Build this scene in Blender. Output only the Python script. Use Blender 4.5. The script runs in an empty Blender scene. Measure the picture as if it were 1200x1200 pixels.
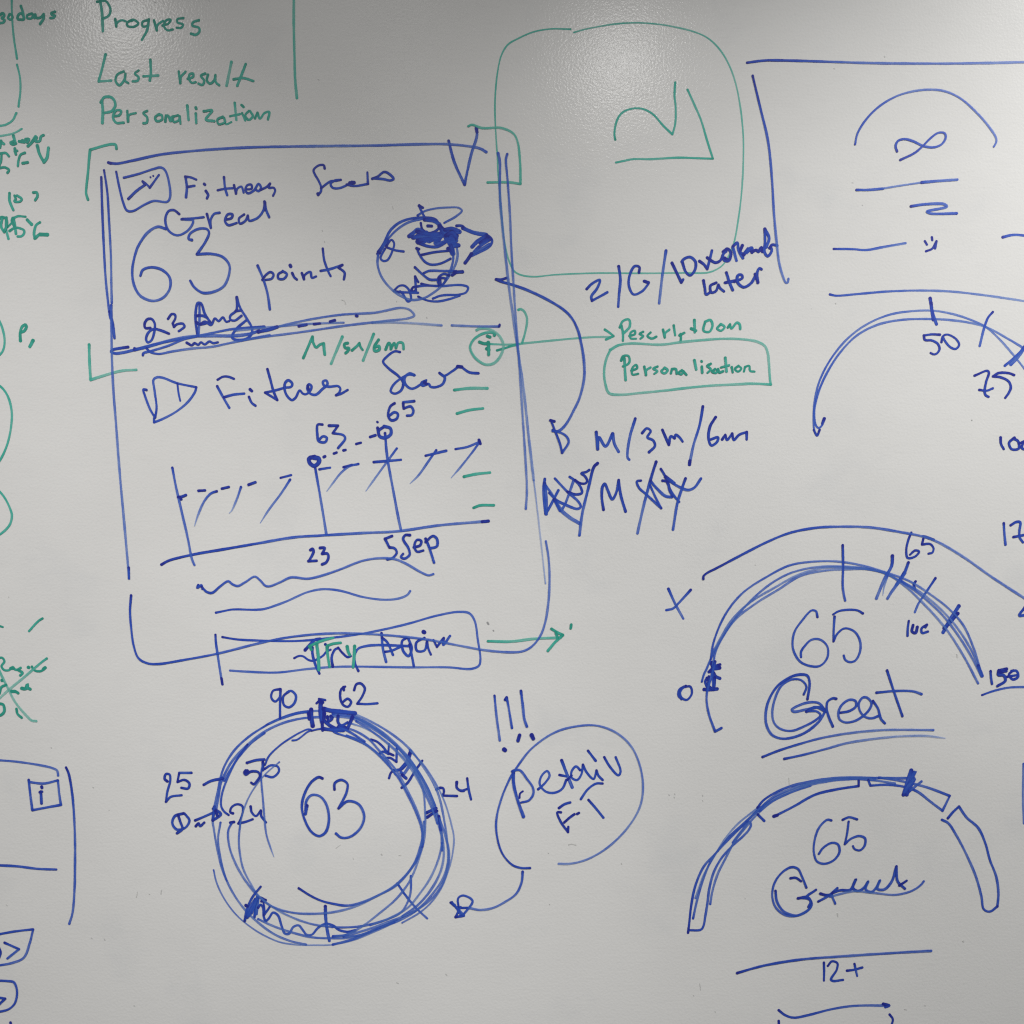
import bpy, math, random
from mathutils import Vector

# ------------------------------------------------------------------ scene, camera, light
S = bpy.context.scene
C = S.collection
ZC = 1.45            # height of the middle of the photographed patch, metres
DIST = 1.29          # camera distance from the board

cam_d = bpy.data.cameras.new('camera')
cam = bpy.data.objects.new('camera', cam_d)
C.objects.link(cam)
cam.location = (0, -DIST, ZC)
cam.rotation_euler = (math.radians(90), 0, 0)
cam_d.sensor_width = 36
cam_d.angle = 2 * math.atan(0.6 / DIST)
cam_d.clip_start = 0.05
cam_d.clip_end = 50
S.camera = cam

S.view_settings.view_transform = 'Standard'
S.view_settings.look = 'None'
S.view_settings.exposure = 0.0
S.view_settings.gamma = 1.0
S.view_settings.use_curve_mapping = False
S.cycles.transparent_max_bounces = 48
S.cycles.use_denoising = False
S.cycles.filter_width = 1.25

W = bpy.data.worlds.new('World')
S.world = W
W.use_nodes = True
bg = W.node_tree.nodes['Background']
bg.inputs[0].default_value = (0.96, 0.98, 1.0, 1)
bg.inputs[1].default_value = 0.085


def lamp(name, kind, loc, target, power, color, **kw):
    d = bpy.data.lights.new(name, kind)
    d.energy = power
    d.color = color
    for k, v in kw.items():
        setattr(d, k, v)
    o = bpy.data.objects.new(name, d)
    C.objects.link(o)
    o.location = loc
    o.rotation_euler = (Vector(target) - Vector(loc)).to_track_quat('-Z', 'Y').to_euler()
    return o


# ceiling downlights in the room in front of the board (watts, place, aim on the board, half cone, blend)
def down(k, loc, target, cone, blend, color):
    return lamp('ceiling_downlight', 'SPOT', (loc[0], loc[1], ZC + loc[2]), (target[0], 0, ZC + target[1]), k, color,
                spot_size=2 * cone, spot_blend=blend, shadow_soft_size=0.05)


KW = 64.0
down(3.197 * KW, (1.51, -1.141, 1.458), (1.07, -.773), .791, .717, (1, .99, .965))
down(2.571 * KW, (-1.007, -1.523, 1.777), (-.709, -.80), .429, .835, (1, .985, .96))
down(1.123 * KW, (-.342, -1.309, 1.651), (-.004, -.874), .590, .998, (1, .98, .945))
# two more, farther back: the board mirrors them as the sparkling patches near its top
down(.11 * KW, (.3375, -2.193, 1.4175), (.3, -.3), 1.3, 1, (1, .99, .97))
down(.09 * KW, (-1.11, -1.824, 1.40), (-1.0, -.3), 1.3, 1, (1, .99, .96))

# ------------------------------------------------------------------ materials


def new_mat(name):
    m = bpy.data.materials.new(name)
    m.use_nodes = True
    nt = m.node_tree
    for n in list(nt.nodes):
        nt.nodes.remove(n)
    return m, nt, nt.nodes, nt.links


def mth(nt, op, a, b=None, c=None, clamp=False):
    n = nt.nodes.new('ShaderNodeMath')
    n.operation = op
    n.use_clamp = clamp
    for i, v in enumerate((a, b, c)):
        if v is None:
            continue
        if isinstance(v, (int, float)):
            n.inputs[i].default_value = v
        else:
            nt.links.new(v, n.inputs[i])
    return n.outputs[0]


def noise(nt, vec, scale, detail=2.0, rough=0.5):
    n = nt.nodes.new('ShaderNodeTexNoise')
    n.inputs['Scale'].default_value = scale
    n.inputs['Detail'].default_value = detail
    n.inputs['Roughness'].default_value = rough
    nt.links.new(vec, n.inputs['Vector'])
    return n.outputs['Fac']


def mapping(nt, vec, scale=(1, 1, 1), loc=(0, 0, 0), rot=(0, 0, 0)):
    n = nt.nodes.new('ShaderNodeMapping')
    n.inputs['Scale'].default_value = scale
    n.inputs['Location'].default_value = loc
    n.inputs['Rotation'].default_value = rot
    nt.links.new(vec, n.inputs['Vector'])
    return n.outputs[0]


def mix_rgb(nt, fac, a, b):
    n = nt.nodes.new('ShaderNodeMixRGB')
    for i, v in enumerate((fac, a, b)):
        if isinstance(v, tuple):
            n.inputs[i].default_value = (*v, 1)
        elif isinstance(v, (int, float)):
            n.inputs[i].default_value = v
        else:
            nt.links.new(v, n.inputs[i])
    return n.outputs[0]


def smooth(nt, v, lo, hi):
    n = nt.nodes.new('ShaderNodeMapRange')
    n.interpolation_type = 'SMOOTHSTEP'
    n.inputs['From Min'].default_value = lo
    n.inputs['From Max'].default_value = hi
    nt.links.new(v, n.inputs['Value'])
    return n.outputs['Result']


def board_material():
    m, nt, N, L = new_mat('enamel_whiteboard')
    out = N.new('ShaderNodeOutputMaterial')
    b = N.new('ShaderNodeBsdfPrincipled')
    L.new(b.outputs[0], out.inputs[0])
    geo = N.new('ShaderNodeTexCoord').outputs['Object']
    # wiped, slightly greyed enamel: broad cloudy smears and fine horizontal wipe marks
    cloud = smooth(nt, noise(nt, mapping(nt, geo, (1, 1, 1.5)), 3.1, 4, .6), .35, .75)
    cloud2 = smooth(nt, noise(nt, mapping(nt, geo, (1, 1, 1), (3, 1, 7)), 9.0, 4, .6), .52, .78)
    wipe = smooth(nt, noise(nt, mapping(nt, geo, (9, 1, 110), rot=(0, math.radians(2), 0)), 3.0, 4, .65), .45, .8)
    grain = noise(nt, mapping(nt, geo, (1, 1, 1)), 330, 2, .6)
    c = mix_rgb(nt, cloud, (.708, .707, .698), (.675, .673, .664))
    c = mix_rgb(nt, mth(nt, 'MULTIPLY', cloud2, .45), c, (.60, .61, .62))
    c = mix_rgb(nt, mth(nt, 'MULTIPLY', wipe, .16), c, (.55, .55, .55))
    c = mix_rgb(nt, mth(nt, 'MULTIPLY', smooth(nt, grain, .50, .85), .16), c, (.45, .45, .45))
    # tiny dark flecks left by old ink
    v = N.new('ShaderNodeTexVoronoi')
    v.inputs['Scale'].default_value = 34
    L.new(mapping(nt, geo, (1, 1, 1)), v.inputs['Vector'])
    sep = N.new('ShaderNodeSeparateColor')
    L.new(v.outputs['Color'], sep.inputs[0])
    pick = mth(nt, 'GREATER_THAN', sep.outputs[0], .90)
    rad = mth(nt, 'MULTIPLY', sep.outputs[1], .030)
    dot = mth(nt, 'LESS_THAN', v.outputs['Distance'], rad)
    dot = mth(nt, 'MULTIPLY', mth(nt, 'MULTIPLY', dot, pick), .38)
    c = mix_rgb(nt, dot, c, (.16, .16, .17))
    L.new(c, b.inputs['Base Color'])
    b.inputs['Roughness'].default_value = .17
    b.inputs['Specular IOR Level'].default_value = .36
    # orange peel of the enamel
    bump = N.new('ShaderNodeBump')
    bump.inputs['Strength'].default_value = 1.0
    bump.inputs['Distance'].default_value = .00013
    h1 = noise(nt, mapping(nt, geo, (1, 1, 1)), 360, 2, .5)
    h2 = noise(nt, mapping(nt, geo, (1, 1, 1)), 90, 2, .5)
    h = mth(nt, 'ADD', h1, mth(nt, 'MULTIPLY', h2, .22))
    L.new(h, bump.inputs['Height'])
    L.new(bump.outputs[0], b.inputs['Normal'])
    return m


def ink_material(name, light, mid, dark):
    m, nt, N, L = new_mat(name)
    out = N.new('ShaderNodeOutputMaterial')
    b = N.new('ShaderNodeBsdfPrincipled')
    L.new(b.outputs[0], out.inputs[0])
    at = N.new('ShaderNodeAttribute')
    at.attribute_name = 'ink'
    d = at.outputs['Fac']
    uv = N.new('ShaderNodeUVMap')
    uv.uv_map = 'stroke'
    sep = N.new('ShaderNodeSeparateXYZ')
    L.new(uv.outputs[0], sep.inputs[0])
    av = mth(nt, 'ABSOLUTE', sep.outputs[1])
    edge = mth(nt, 'POWER', av, 2.5)
    streak = noise(nt, mapping(nt, uv.outputs[0], (14, 2.3, 1)), 1.0, 3, .6)      # long streaks of a dry nib
    blotch = noise(nt, mapping(nt, uv.outputs[0], (120, .7, 1)), 1.0, 2, .5)
    fine = noise(nt, mapping(nt, uv.outputs[0], (700, 3.0, 1)), 1.0, 1, .5)
    inv = mth(nt, 'SUBTRACT', 1.0, d)
    x = mth(nt, 'ADD', d, mth(nt, 'MULTIPLY', mth(nt, 'SUBTRACT', streak, .5), mth(nt, 'ADD', mth(nt, 'MULTIPLY', inv, 1.1), .18)))
    x = mth(nt, 'ADD', x, mth(nt, 'MULTIPLY', mth(nt, 'SUBTRACT', blotch, .5), .42))
    x = mth(nt, 'ADD', x, mth(nt, 'MULTIPLY', mth(nt, 'SUBTRACT', edge, .35), .16))
    x = mth(nt, 'ADD', x, mth(nt, 'MULTIPLY', mth(nt, 'SUBTRACT', fine, .5), mth(nt, 'MULTIPLY', inv, .9)))
    x = mth(nt, 'MAXIMUM', mth(nt, 'MINIMUM', x, 1.0), 0.0)
    ramp = N.new('ShaderNodeValToRGB')
    e = ramp.color_ramp.elements
    e[0].position = .22
    e[0].color = (*light, 1)
    e[1].position = 1.0
    e[1].color = (*dark, 1)
    k = e.new(.70)
    k.color = (*mid, 1)
    L.new(x, ramp.inputs[0])
    L.new(ramp.outputs[0], b.inputs['Base Color'])
    L.new(mth(nt, 'ADD', mth(nt, 'MULTIPLY', x, .80), .32, clamp=True), b.inputs['Alpha'])
    b.inputs['Roughness'].default_value = .42
    b.inputs['Specular IOR Level'].default_value = .3
    return m


BOARD = board_material()
INK = {
    'blue': ink_material('blue_marker_ink', (.13, .27, .68), (.028, .088, .51), (.017, .025, .27)),
    'green': ink_material('green_marker_ink', (.25, .60, .53), (.065, .44, .36), (.026, .28, .215)),
    'grey': ink_material('dried_grey_residue', (.56, .56, .55), (.46, .46, .46), (.30, .30, .305)),
}

# ------------------------------------------------------------------ the board
BOT = 0.55
root = bpy.data.objects.new('whiteboard', None)
C.objects.link(root)
root.location = (0, 0, BOT)
root.empty_display_size = .2
root['label'] = 'white enamel whiteboard covered with blue and green marker sketches of app screens, gauges and notes'
root['category'] = 'whiteboard'


def panel():
    x0, x1, z0, z1, t = -1.5, 1.5, 0, 1.8, .016
    me = bpy.data.meshes.new('writing_surface')
    c = .002
    v = []
    for y, k in ((t, 0), (c, 0), (0, c)):
        v += [(x0 + k, y, z0 + k), (x1 - k, y, z0 + k), (x1 - k, y, z1 - k), (x0 + k, y, z1 - k)]
    f = [(3, 2, 1, 0), (8, 9, 10, 11)]
    f[0] = (0, 3, 2, 1)
    for a in (0, 4):
        for i in range(4):
            j = (i + 1) % 4
            f.append((a + i, a + j, a + 4 + j, a + 4 + i))
    me.from_pydata(v, [], f)
    me.validate()
    me.materials.append(BOARD)
    o = bpy.data.objects.new('writing_surface', me)
    C.objects.link(o)
    o.parent = root
    o['label'] = 'glossy white enamel writing surface with faint wiped smears'
    return o


panel()

# ------------------------------------------------------------------ ink strokes
RNG = random.Random(7)
LAYER = [0]


def parse(text):
    ox = oy = 0.0
    sc = 1.0
    res = []
    for ln in text.strip().splitlines():
        ln = ln.strip()
        if not ln:
            continue
        if ln[0] == '#':
            ox, oy, sc = 300.0 * int(ln[1]), 300.0 * int(ln[2]), 4.0
            continue
        if ln[0] == '@':
            ox, oy, sc = [float(t) for t in ln[1:].split()]
            continue
        toks = ln.split()
        pen = [float(t) for t in toks[0].split('/')]
        pts = []
        for t in toks[1:]:
            cor = t.endswith('!')
            a, b = t.rstrip('!').split(',')
            pts.append((ox + float(a) / sc, oy + float(b) / sc, cor))
        res.append((pen, pts))
    return res


def spline(p):
    """centripetal Catmull-Rom through the points, about one sample per 0.9 px"""
    q = [p[0]]
    for a in p[1:]:
        if math.dist(a, q[-1]) > .05:
            q.append(a)
    p = q
    if len(p) == 1:
        p = [p[0], (p[0][0] + .3, p[0][1] + .1)]
    if len(p) == 2:
        n = max(2, int(math.dist(p[0], p[1]) / 1.5))
        return [(p[0][0] + (p[1][0] - p[0][0]) * i / n, p[0][1] + (p[1][1] - p[0][1]) * i / n) for i in range(n + 1)]
    ext = [(2 * p[0][0] - p[1][0], 2 * p[0][1] - p[1][1])] + p + [(2 * p[-1][0] - p[-2][0], 2 * p[-1][1] - p[-2][1])]
    out = []
    for i in range(1, len(ext) - 2):
        p0, p1, p2, p3 = ext[i - 1:i + 3]
        t0 = 0
        t1 = t0 + max(1e-4, math.dist(p0, p1)) ** .5
        t2 = t1 + max(1e-4, math.dist(p1, p2)) ** .5
        t3 = t2 + max(1e-4, math.dist(p2, p3)) ** .5
        n = max(2, int(math.dist(p1, p2) / .9))
        for k in range(n):
            t = t1 + (t2 - t1) * k / n
            r = []
            for d in (0, 1):
                A1 = (t1 - t) / (t1 - t0) * p0[d] + (t - t0) / (t1 - t0) * p1[d]
                A2 = (t2 - t) / (t2 - t1) * p1[d] + (t - t1) / (t2 - t1) * p2[d]
                A3 = (t3 - t) / (t3 - t2) * p2[d] + (t - t2) / (t3 - t2) * p3[d]
                B1 = (t2 - t) / (t2 - t0) * A1 + (t - t0) / (t2 - t0) * A2
                B2 = (t3 - t) / (t3 - t1) * A2 + (t - t1) / (t3 - t1) * A3
                r.append((t2 - t) / (t2 - t1) * B1 + (t - t1) / (t2 - t1) * B2)
            out.append(tuple(r))
    out.append(p[-1])
    return out


class Ink:
    def __init__(self):
        self.v, self.f, self.uv, self.d = [], [], [], []

    def add(self, x, y, h, u, w, d):
        self.v.append(((x - 600) / 1000, -h, ZC + (600 - y) / 1000))
        self.uv.append((u, w))
        self.d.append(d)
        return len(self.v) - 1

    def run(self, p, width, d0, d1, uoff, total, taper0, taper1):
        """one smooth run of the nib, with round caps"""
        k = LAYER[0]
        LAYER[0] += 1
        h0 = .00010 + (k % 44) * .000009
        n = len(p)
        s = [0.0]
        for i in range(1, n):
            s.append(s[-1] + math.dist(p[i], p[i - 1]))
        T = s[-1] or 1
        ph = [RNG.uniform(0, 6.28) for _ in range(4)]
        fr = [RNG.uniform(.05, .09), RNG.uniform(.15, .3)]
        rows = []
        for i in range(n):
            a, b = p[max(0, i - 1)], p[min(n - 1, i + 1)]
            tx, ty = b[0] - a[0], b[1] - a[1]
            l = math.hypot(tx, ty) or 1
            tx, ty = tx / l, ty / l
            u = s[i]
            w = width * (1 + .06 * math.sin(u * fr[0] + ph[0]) + .05 * math.sin(u * fr[1] + ph[1]))
            q = u / T
            dd = d0 + (d1 - d0) * q + .05 * math.sin(u * fr[0] * .7 + ph[2])
            dd -= .09 * min(1, T / 140) * math.sin(math.pi * q)
            # the nib rests a moment where it lands and where it lifts
            dd += .22 * math.exp(-u / 2.2) + .13 * math.exp(-(T - u) / 2.2)
            w *= 1 + .10 * math.exp(-u / 2.5)
            if taper1:
                w *= .45 + .55 * min(1, (T - u) / 14)
                dd -= .3 * math.exp(-(T - u) / 8)
            if taper0:
                w *= .45 + .55 * min(1, u / 14)
            # tiny tremor so that no edge is perfectly clean
            r0 = w / 2 * (1 + RNG.uniform(-.05, .05))
            r1 = w / 2 * (1 + RNG.uniform(-.05, .05))
            h = h0 + .000007 * q
            uu = (uoff + u) / 1000
            rr = []
            for c_ in (-1, 0, 1):
                r = r0 if c_ < 0 else r1
                rr.append(self.add(p[i][0] - ty * r * c_, p[i][1] + tx * r * c_, h, uu + k * .731, c_ * 1.0 if c_ else 0, dd))
            rows.append((rr, w / 2, tx, ty, h, uu, dd))
        for i in range(n - 1):
            a, b = rows[i][0], rows[i + 1][0]
            for j in (0, 1):
                self.f.append((a[j], b[j], b[j + 1], a[j + 1]))
        for idx, sg in ((0, -1), (n - 1, 1)):
            rr, r, tx, ty, h, uu, dd = rows[idx]
            prev = rr[2]
            steps = 6
            for q in range(1, steps + 1):
                ang = math.pi * q / steps
                if q == steps:
                    cur = rr[0]
                else:
                    cx = -ty * math.cos(ang) + sg * tx * math.sin(ang) * .95
                    cy = tx * math.cos(ang) + sg * ty * math.sin(ang) * .95
                    cur = self.add(p[idx][0] + cx * r, p[idx][1] + cy * r, h, uu + k * .731, math.cos(ang), dd)
                self.f.append((rr[1], prev, cur) if sg > 0 else (rr[1], cur, prev))
                prev = cur

    def stroke(self, pen, pts):
        width = pen[0] * .95
        xy = [(a, b) for a, b, _ in pts]
        L = sum(math.dist(xy[i], xy[i + 1]) for i in range(len(xy) - 1))
        speed = L / max(1, len(xy) - 1)          # far-apart points: a quick, thin stroke
        base = .95 - .36 * min(1, max(0, speed - 5) / 20)
        base += RNG.uniform(-.05, .05)
        d0 = pen[1] if len(pen) > 1 else base + .06
        d1 = pen[2] if len(pen) > 2 else (pen[1] if len(pen) > 1 else base - .06)
        fl = int(pen[3]) if len(pen) > 3 else 0       # 1 thin tail, 2 thin start, 3 both
        runs, cur = [], []
        for a, b, c in pts:
            cur.append((a, b))
            if c:
                runs.append(cur)
                cur = [(a, b)]
        if len(cur) > 1 or not runs:
            runs.append(cur)
        off = 0
        for i, r in enumerate(runs):
            sp = spline(r)
            a = d0 + (d1 - d0) * off / max(L, 1)
            lr = sum(math.dist(sp[j], sp[j + 1]) for j in range(len(sp) - 1))
            b = d0 + (d1 - d0) * min(1, (off + lr) / max(L, 1))
            self.run(sp, width, a, b, off, L, (fl & 2) and i == 0, (fl & 1) and i == len(runs) - 1)
            off += lr


def draw(name, label, ink, text, parent=None, group=None):
    if '--' in text:                      # several separate pieces: one object each
        frame, made = '', None
        for piece in text.strip().split('--'):
            made = draw(name, label, ink, frame + '\n' + piece, parent, group)
            for ln in piece.splitlines():
                if ln[:1] in '#@' and ln:
                    frame = ln
        return made
    k = Ink()
    for pen, pts in parse(text):
        k.stroke(pen, pts)
    xs = [a[0] for a in k.v]
    zs = [a[2] for a in k.v]
    cx, cz = (min(xs) + max(xs)) / 2, (min(zs) + max(zs)) / 2
    me = bpy.data.meshes.new(name)
    me.from_pydata([(a[0] - cx, a[1], a[2] - cz) for a in k.v], [], k.f)
    lay = me.uv_layers.new(name='stroke')
    vi = [0] * len(me.loops)
    me.loops.foreach_get('vertex_index', vi)
    buf = []
    for i in vi:
        buf += k.uv[i]
    lay.data.foreach_set('uv', buf)
    at = me.attributes.new('ink', 'FLOAT', 'POINT')
    at.data.foreach_set('value', k.d)
    me.materials.append(INK[ink])
    me.update()
    o = bpy.data.objects.new(name, me)
    C.objects.link(o)
    p = parent or root
    o.parent = p
    base = Vector((0, 0, BOT)) if p is root else Vector((p['cx'], 0, p['cz']))
    o.location = Vector((cx, 0, cz)) - base
    o['cx'], o['cz'] = cx, cz
    if label:
        o['label'] = label
    if group:
        o['group'] = group
    return o


# ================================================================== the drawings
# coordinates are read off the board: '@ox oy s' / '#cr' set where a block of strokes sits and its scale

# ---- green list at the top left
draw('handwritten_word', 'green word "Progress" at the top of the list', 'green', '''
#00
3.4 468,-5 478,60 482,147
3.2 455,8 495,5 518,45 508,75 480,88
3 540,90 545,125! 548,108 570,95 590,100
3 622,95 597,106 598,122 630,125 648,110 625,92 605,98
3 690,95 668,103 670,125 692,118 698,90! 690,140 665,187
3 722,95 735,143! 738,118 765,98
3 762,120 790,110 800,92 780,95 768,120 785,142 810,138
3 860,85 832,90 832,105 858,115 850,130 828,130
3.2 933,95 905,105 902,120 932,130 935,148 918,163 895,158
''')
draw('handwritten_word', 'green words "Last result" in the middle of the list', 'green', '''
#00
3.2 495,255 478,325 462,382! 522,378
3 580,335 550,350 542,380 560,400 585,370 588,345! 586,378 602,390
3 650,330 632,345 650,362 645,378 622,382
3.2 705,280 707,345 702,378
3 672,358 742,354
--
3 838,335 845,390! 848,362 870,336
3 880,370 905,360 905,345 890,348 885,368 900,388 918,385
3 962,345 942,355 957,378 950,398 930,392
3 975,350 970,378 985,392 1005,375 1010,352! 1012,385 1028,400
3.2 1085,290 1062,402
3.2 1152,300 1125,370 1112,402
3 1095,372 1140,366 1188,380
''')
draw('handwritten_word', 'green word "Personalization" at the bottom of the list', 'green', '''
#00
3.4 478,470 482,520 480,577
3.2 472,480 490,456 525,458 541,490 525,520 485,530
3 530,545 560,540 568,520 545,518 530,550 545,575 580,575
3 597,520 600,570! 605,540 637,530
3 690,520 672,530 690,550 688,575 672,578
3 747,535 728,550 735,568 760,560 758,540 740,538
3 775,570 778,542! 790,545 800,568 806,548 815,545
2.8 835,540 812,550 815,572 840,562 842,545! 846,580
3 878,495 884,562
3 918,532 920,577
3.4 918,504 920,510
3 955,522 995,518 965,560 1005,568
2.8 1045,548 1020,560 1025,582 1055,572 1050,552! 1060,582 1085,572
3 1100,482 1108,562
2.8 1078,545 1125,535
3 1135,530 1150,565
3.2 1132,492 1142,502
2.8 1167,520 1150,540 1165,562 1185,545 1172,520
3 1195,555 1207,528! 1218,556 1240,530 1262,525 1256,560
''')
draw('divider_line', 'green upright line right of the list', 'green', '''
#10
3.2/.7 178,-30 177,100 180,250 184,380 192,460
''')

# ---- green notes cut by the left edge
o = draw('calendar_outline', 'green rounded outline cut by the left edge', 'green', '''
#00
2.6/.7 55,-20 56,60 64,170 80,275
2.6/.75 80,303 93,360 96,420 87,500
2.6/.75 77,530 58,565 25,585 -25,592
2.6/.6 102,604 70,622 30,633 -25,641
''')
draw('handwritten_word', 'green note "30 days"', 'green', '''
#00
3.2 0,70 14,62 20,75 8,85 22,95 15,106 -8,108
3 45,66 38,85 50,92 60,78 48,66
3.4 110,92 84,90 85,72 100,62 112,80
3.4 98,28 108,60 113,88
3 150,64 128,72 128,85 148,86 156,68! 162,86
3.2 165,68 172,84 190,82 205,66! 205,85 188,113
3.2 258,55 240,62 242,70 258,72 250,84 236,85
''', o)
draw('handwritten_note', 'green scribbled note of days and percentages with a tick', 'green', '''
@0 140 8
3.2 -12,195 38,230
3.2 12,200 0,265
3.4 125,150 145,220
3.2 150,225 120,235 98,218 128,205
3.6 180,205 235,212 210,195
3.6 240,185 272,185 255,215
3.6 262,250 290,225 335,160
3.4 300,212 345,165 335,205 372,202 385,160 410,147
--
4 350,245 370,320 412,400! 440,360 455,265
--
3 -10,322 55,315 85,345
3 15,330 10,390 -10,440
3 -10,455 50,450 85,475 70,500
3.6 140,272 142,300 150,327
3 138,298 162,294
3 235,312 195,330 175,380 168,437
3.4 213,410 262,402
--
3.2 90,690 90,760 125,848
2.8 138,715 148,745 135,768 190,768 205,745 160,712
3 312,685 345,685 352,720 330,757
--
3.2 -12,930 20,915 10,1000 40,1055
3.4 25,915 58,930 62,1000 40,1050
3.4 60,920 58,1030 80,1120
2.8 70,1010 112,965 128,920
3 240,912 165,908 130,925
3.6 125,930 140,1000 150,1072
3.2 90,1045 130,1020 160,1015 225,1040 225,1070 200,1095 165,1097
3.6 120,925 112,950 132,1000
4 255,940 297,985
3.4 375,965 340,990 320,1060 325,1118
4 330,1112 370,1080 400,1075
5 375,1078 445,1080
''')
draw('handwritten_letter', 'green letter P with a comma', 'green', '''
@0 340 8
3.8 192,475 190,400 210,340 240,325 248,345 230,380 200,395
4 310,472 280,530
''')
draw('green_arc', 'upper green arc cut by the left edge', 'green', '''
@0 340 8
2.8/.8 -40,230 5,310 38,420 42,510 20,580 -40,640
''', None, 'green arcs at the left edge')
draw('green_arc', 'largest green arc cut by the left edge', 'green', '''
#01
2.8/.8 -20,596 10,618 38,660 55,730 52,800 35,880 10,940 -15,980
''', None, 'green arcs at the left edge')
draw('green_arc', 'lowest green arc cut by the left edge', 'green', '''
#01
2.8/.8 -15,1088 20,1130 45,1178 56,1215 48,1255 25,1285 -15,1315
''', None, 'green arcs at the left edge')
draw('handwritten_note', 'green note crossed out with a large X', 'green', '''
@0 720 8
2.8 -20,412 20,405 42,440 15,485 40,520 85,522 120,492 140,515 160,518 195,500
3.6 100,505 130,505
3.2 170,520 212,548 190,572
3.4 265,495 272,497
3 300,488 310,512 340,530 385,530 412,515
4 408,512 425,498
3/.75/.4 440,412 400,440 300,525 200,610 90,700 -25,805
3/.7/.4 -30,470 10,560 80,700 130,800 180,870 255,955 300,995 342,1000
3.2 -5,740 15,680 60,660
3.6 110,720 145,722 172,737
3.8 205,692 240,695 258,655 258,685 285,700
3.6 -12,835 30,845 40,910 5,945 -10,940
3.4 155,885 165,930 205,968
3.2 17,615 20,621
2.4 -10,105 28,117
''')
draw('pen_dash', 'short green slash by itself above the crossed note', 'green', '''
@0 720 8
2.8 400,36 360,62 272,156
''')

# ---- the tall blue phone screen
scr = draw('phone_screen_sketch', 'tall hand drawn phone screen outline in blue, corners rounded', 'blue', '''
#00
3.2/.8/.6 510,763 545,767 620,753 750,725 900,708 1050,697 1200,690 1500,685 1750,682 1980,676 2100,676 2200,686 2250,696 2280,713
3.4 508,762 520,766
3/.95/.7 475,830 480,1000 488,1180 495,1300 505,1400 514,1470 518,1492
2.8/.9/.6 488,798 503,900 512,1050 520,1200 522,1320 524,1420
3 514,1460 528,1510 537,1585
3/.65/.5 522,1430 524,1640 530,1800 545,2000 560,2200 578,2400 596,2600 605,2712
3 604,2660 605,2711
2.8/.85/.55 615,2790 610,2860 614,2930 628,3030 650,3085 690,3108 740,3112 850,3095 1020,3063 1200,3018 1320,2992 1450,2975 1580,2968 1700,2970 1850,2980 2000,2997 2150,3025 2280,3048 2400,3057 2450,3052 2490,3032 2530,2985 2555,2920 2570,2830 2576,2730 2572,2620 2559,2536
#10
3.2/.6/.4 1135,718 1143,760 1143,900 1155,1060 1172,1220 1188,1360 1205,1480 1228,1640 1255,1830 1280,2060 1302,2250
2/.25/.15 1302,2250 1320,2400 1338,2560 1357,2735
2.8/.65/.5 1178,722 1172,745 1180,850 1190,1000 1198,1180 1208,1340 1218,1500 1235,1720 1250,1950 1263,2150 1270,2300 1265,2385
''')
draw('chart_icon', 'small tilted box with a rising zigzag inside', 'blue', '''
#00
2.8 545,805 560,880 578,950 595,986 620,990 680,958 720,942 785,945 797,925 795,870 775,800 755,785 720,792 650,815 580,833
3 602,932 640,895 680,866! 668,850! 685,862 702,880! 745,820
2.2 705,830 706,832
2.2 718,824 719,826
''', scr)
draw('handwritten_word', 'blue heading "Fitness" on the upper card', 'blue', '''
#00
3.4 870,830 876,880 872,925
3.2 868,828 895,832 920,842
3 880,876 912,871
3.4 965,895 976,915 970,930
3.6 957,862 961,866
3 1050,830 1055,880 1065,915
3 1020,892 1055,885 1092,882
3 1097,868 1106,908! 1112,885 1132,875 1142,903
3 1150,888 1180,884 1178,866 1160,868 1150,890 1162,906 1190,893 1212,862 1224,880 1212,896 1200,890
3 1222,890 1250,876 1266,860! 1260,880 1282,880 1290,892 1280,918
''', scr)
draw('handwritten_word', 'blue heading "Score" on the upper card', 'blue', '''
#10
3 322,790 318,775 295,775 270,797 275,815 295,850 306,880 303,900 290,912
3.8 290,908 292,913
3 305,882 350,850 375,848 398,843! 370,846 350,862 360,880 390,882 425,868 450,852
4.4 440,858 460,856
3 425,865 460,872 525,862! 522,808
3 545,838 570,828 600,806 620,812 645,838 630,846 600,840 550,836
''', scr)
draw('tick_mark', 'large blue check mark at the right end of the top edge', 'blue', '''
#10
3.4 903,660 930,760 978,866! 985,830 1010,720 1035,640 1036,600
4 1033,600 1036,620
''', scr)
draw('handwritten_word', 'blue word "Great" above the number', 'blue', '''
#00
3 840,1003 815,985 790,990 775,1030 790,1080 830,1103 875,1085 900,1055 905,1033 880,1030 850,1028
3 855,1027 900,1024 955,1018
3 970,1003 988,1068! 988,1030 1005,1002 1030,997
3 1055,1030 1085,1022 1090,1005 1068,1005 1055,1035 1070,1055 1110,1045
3 1145,1005 1120,1025 1125,1048 1150,1035 1162,1010! 1168,1034 1195,1028 1215,1015 1235,985 1242,948! 1248,985 1262,1018
3.4 1240,945 1242,985
''', scr)
draw('score_number', 'blue number 63 in large open figures', 'blue', '''
#00
3.2/.75 778,1073 740,1063 695,1088 650,1150 627,1220 620,1280 630,1340 660,1388 715,1410 765,1395 797,1350 795,1300 760,1265 710,1253 670,1265 658,1293
3.2/.75 900,1125 885,1120 890,1097 930,1073 970,1074 980,1090 965,1130 923,1192! 990,1190 1045,1205 1074,1240 1076,1275 1050,1340 1000,1368 950,1372 910,1345 892,1316
''', scr)
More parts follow.
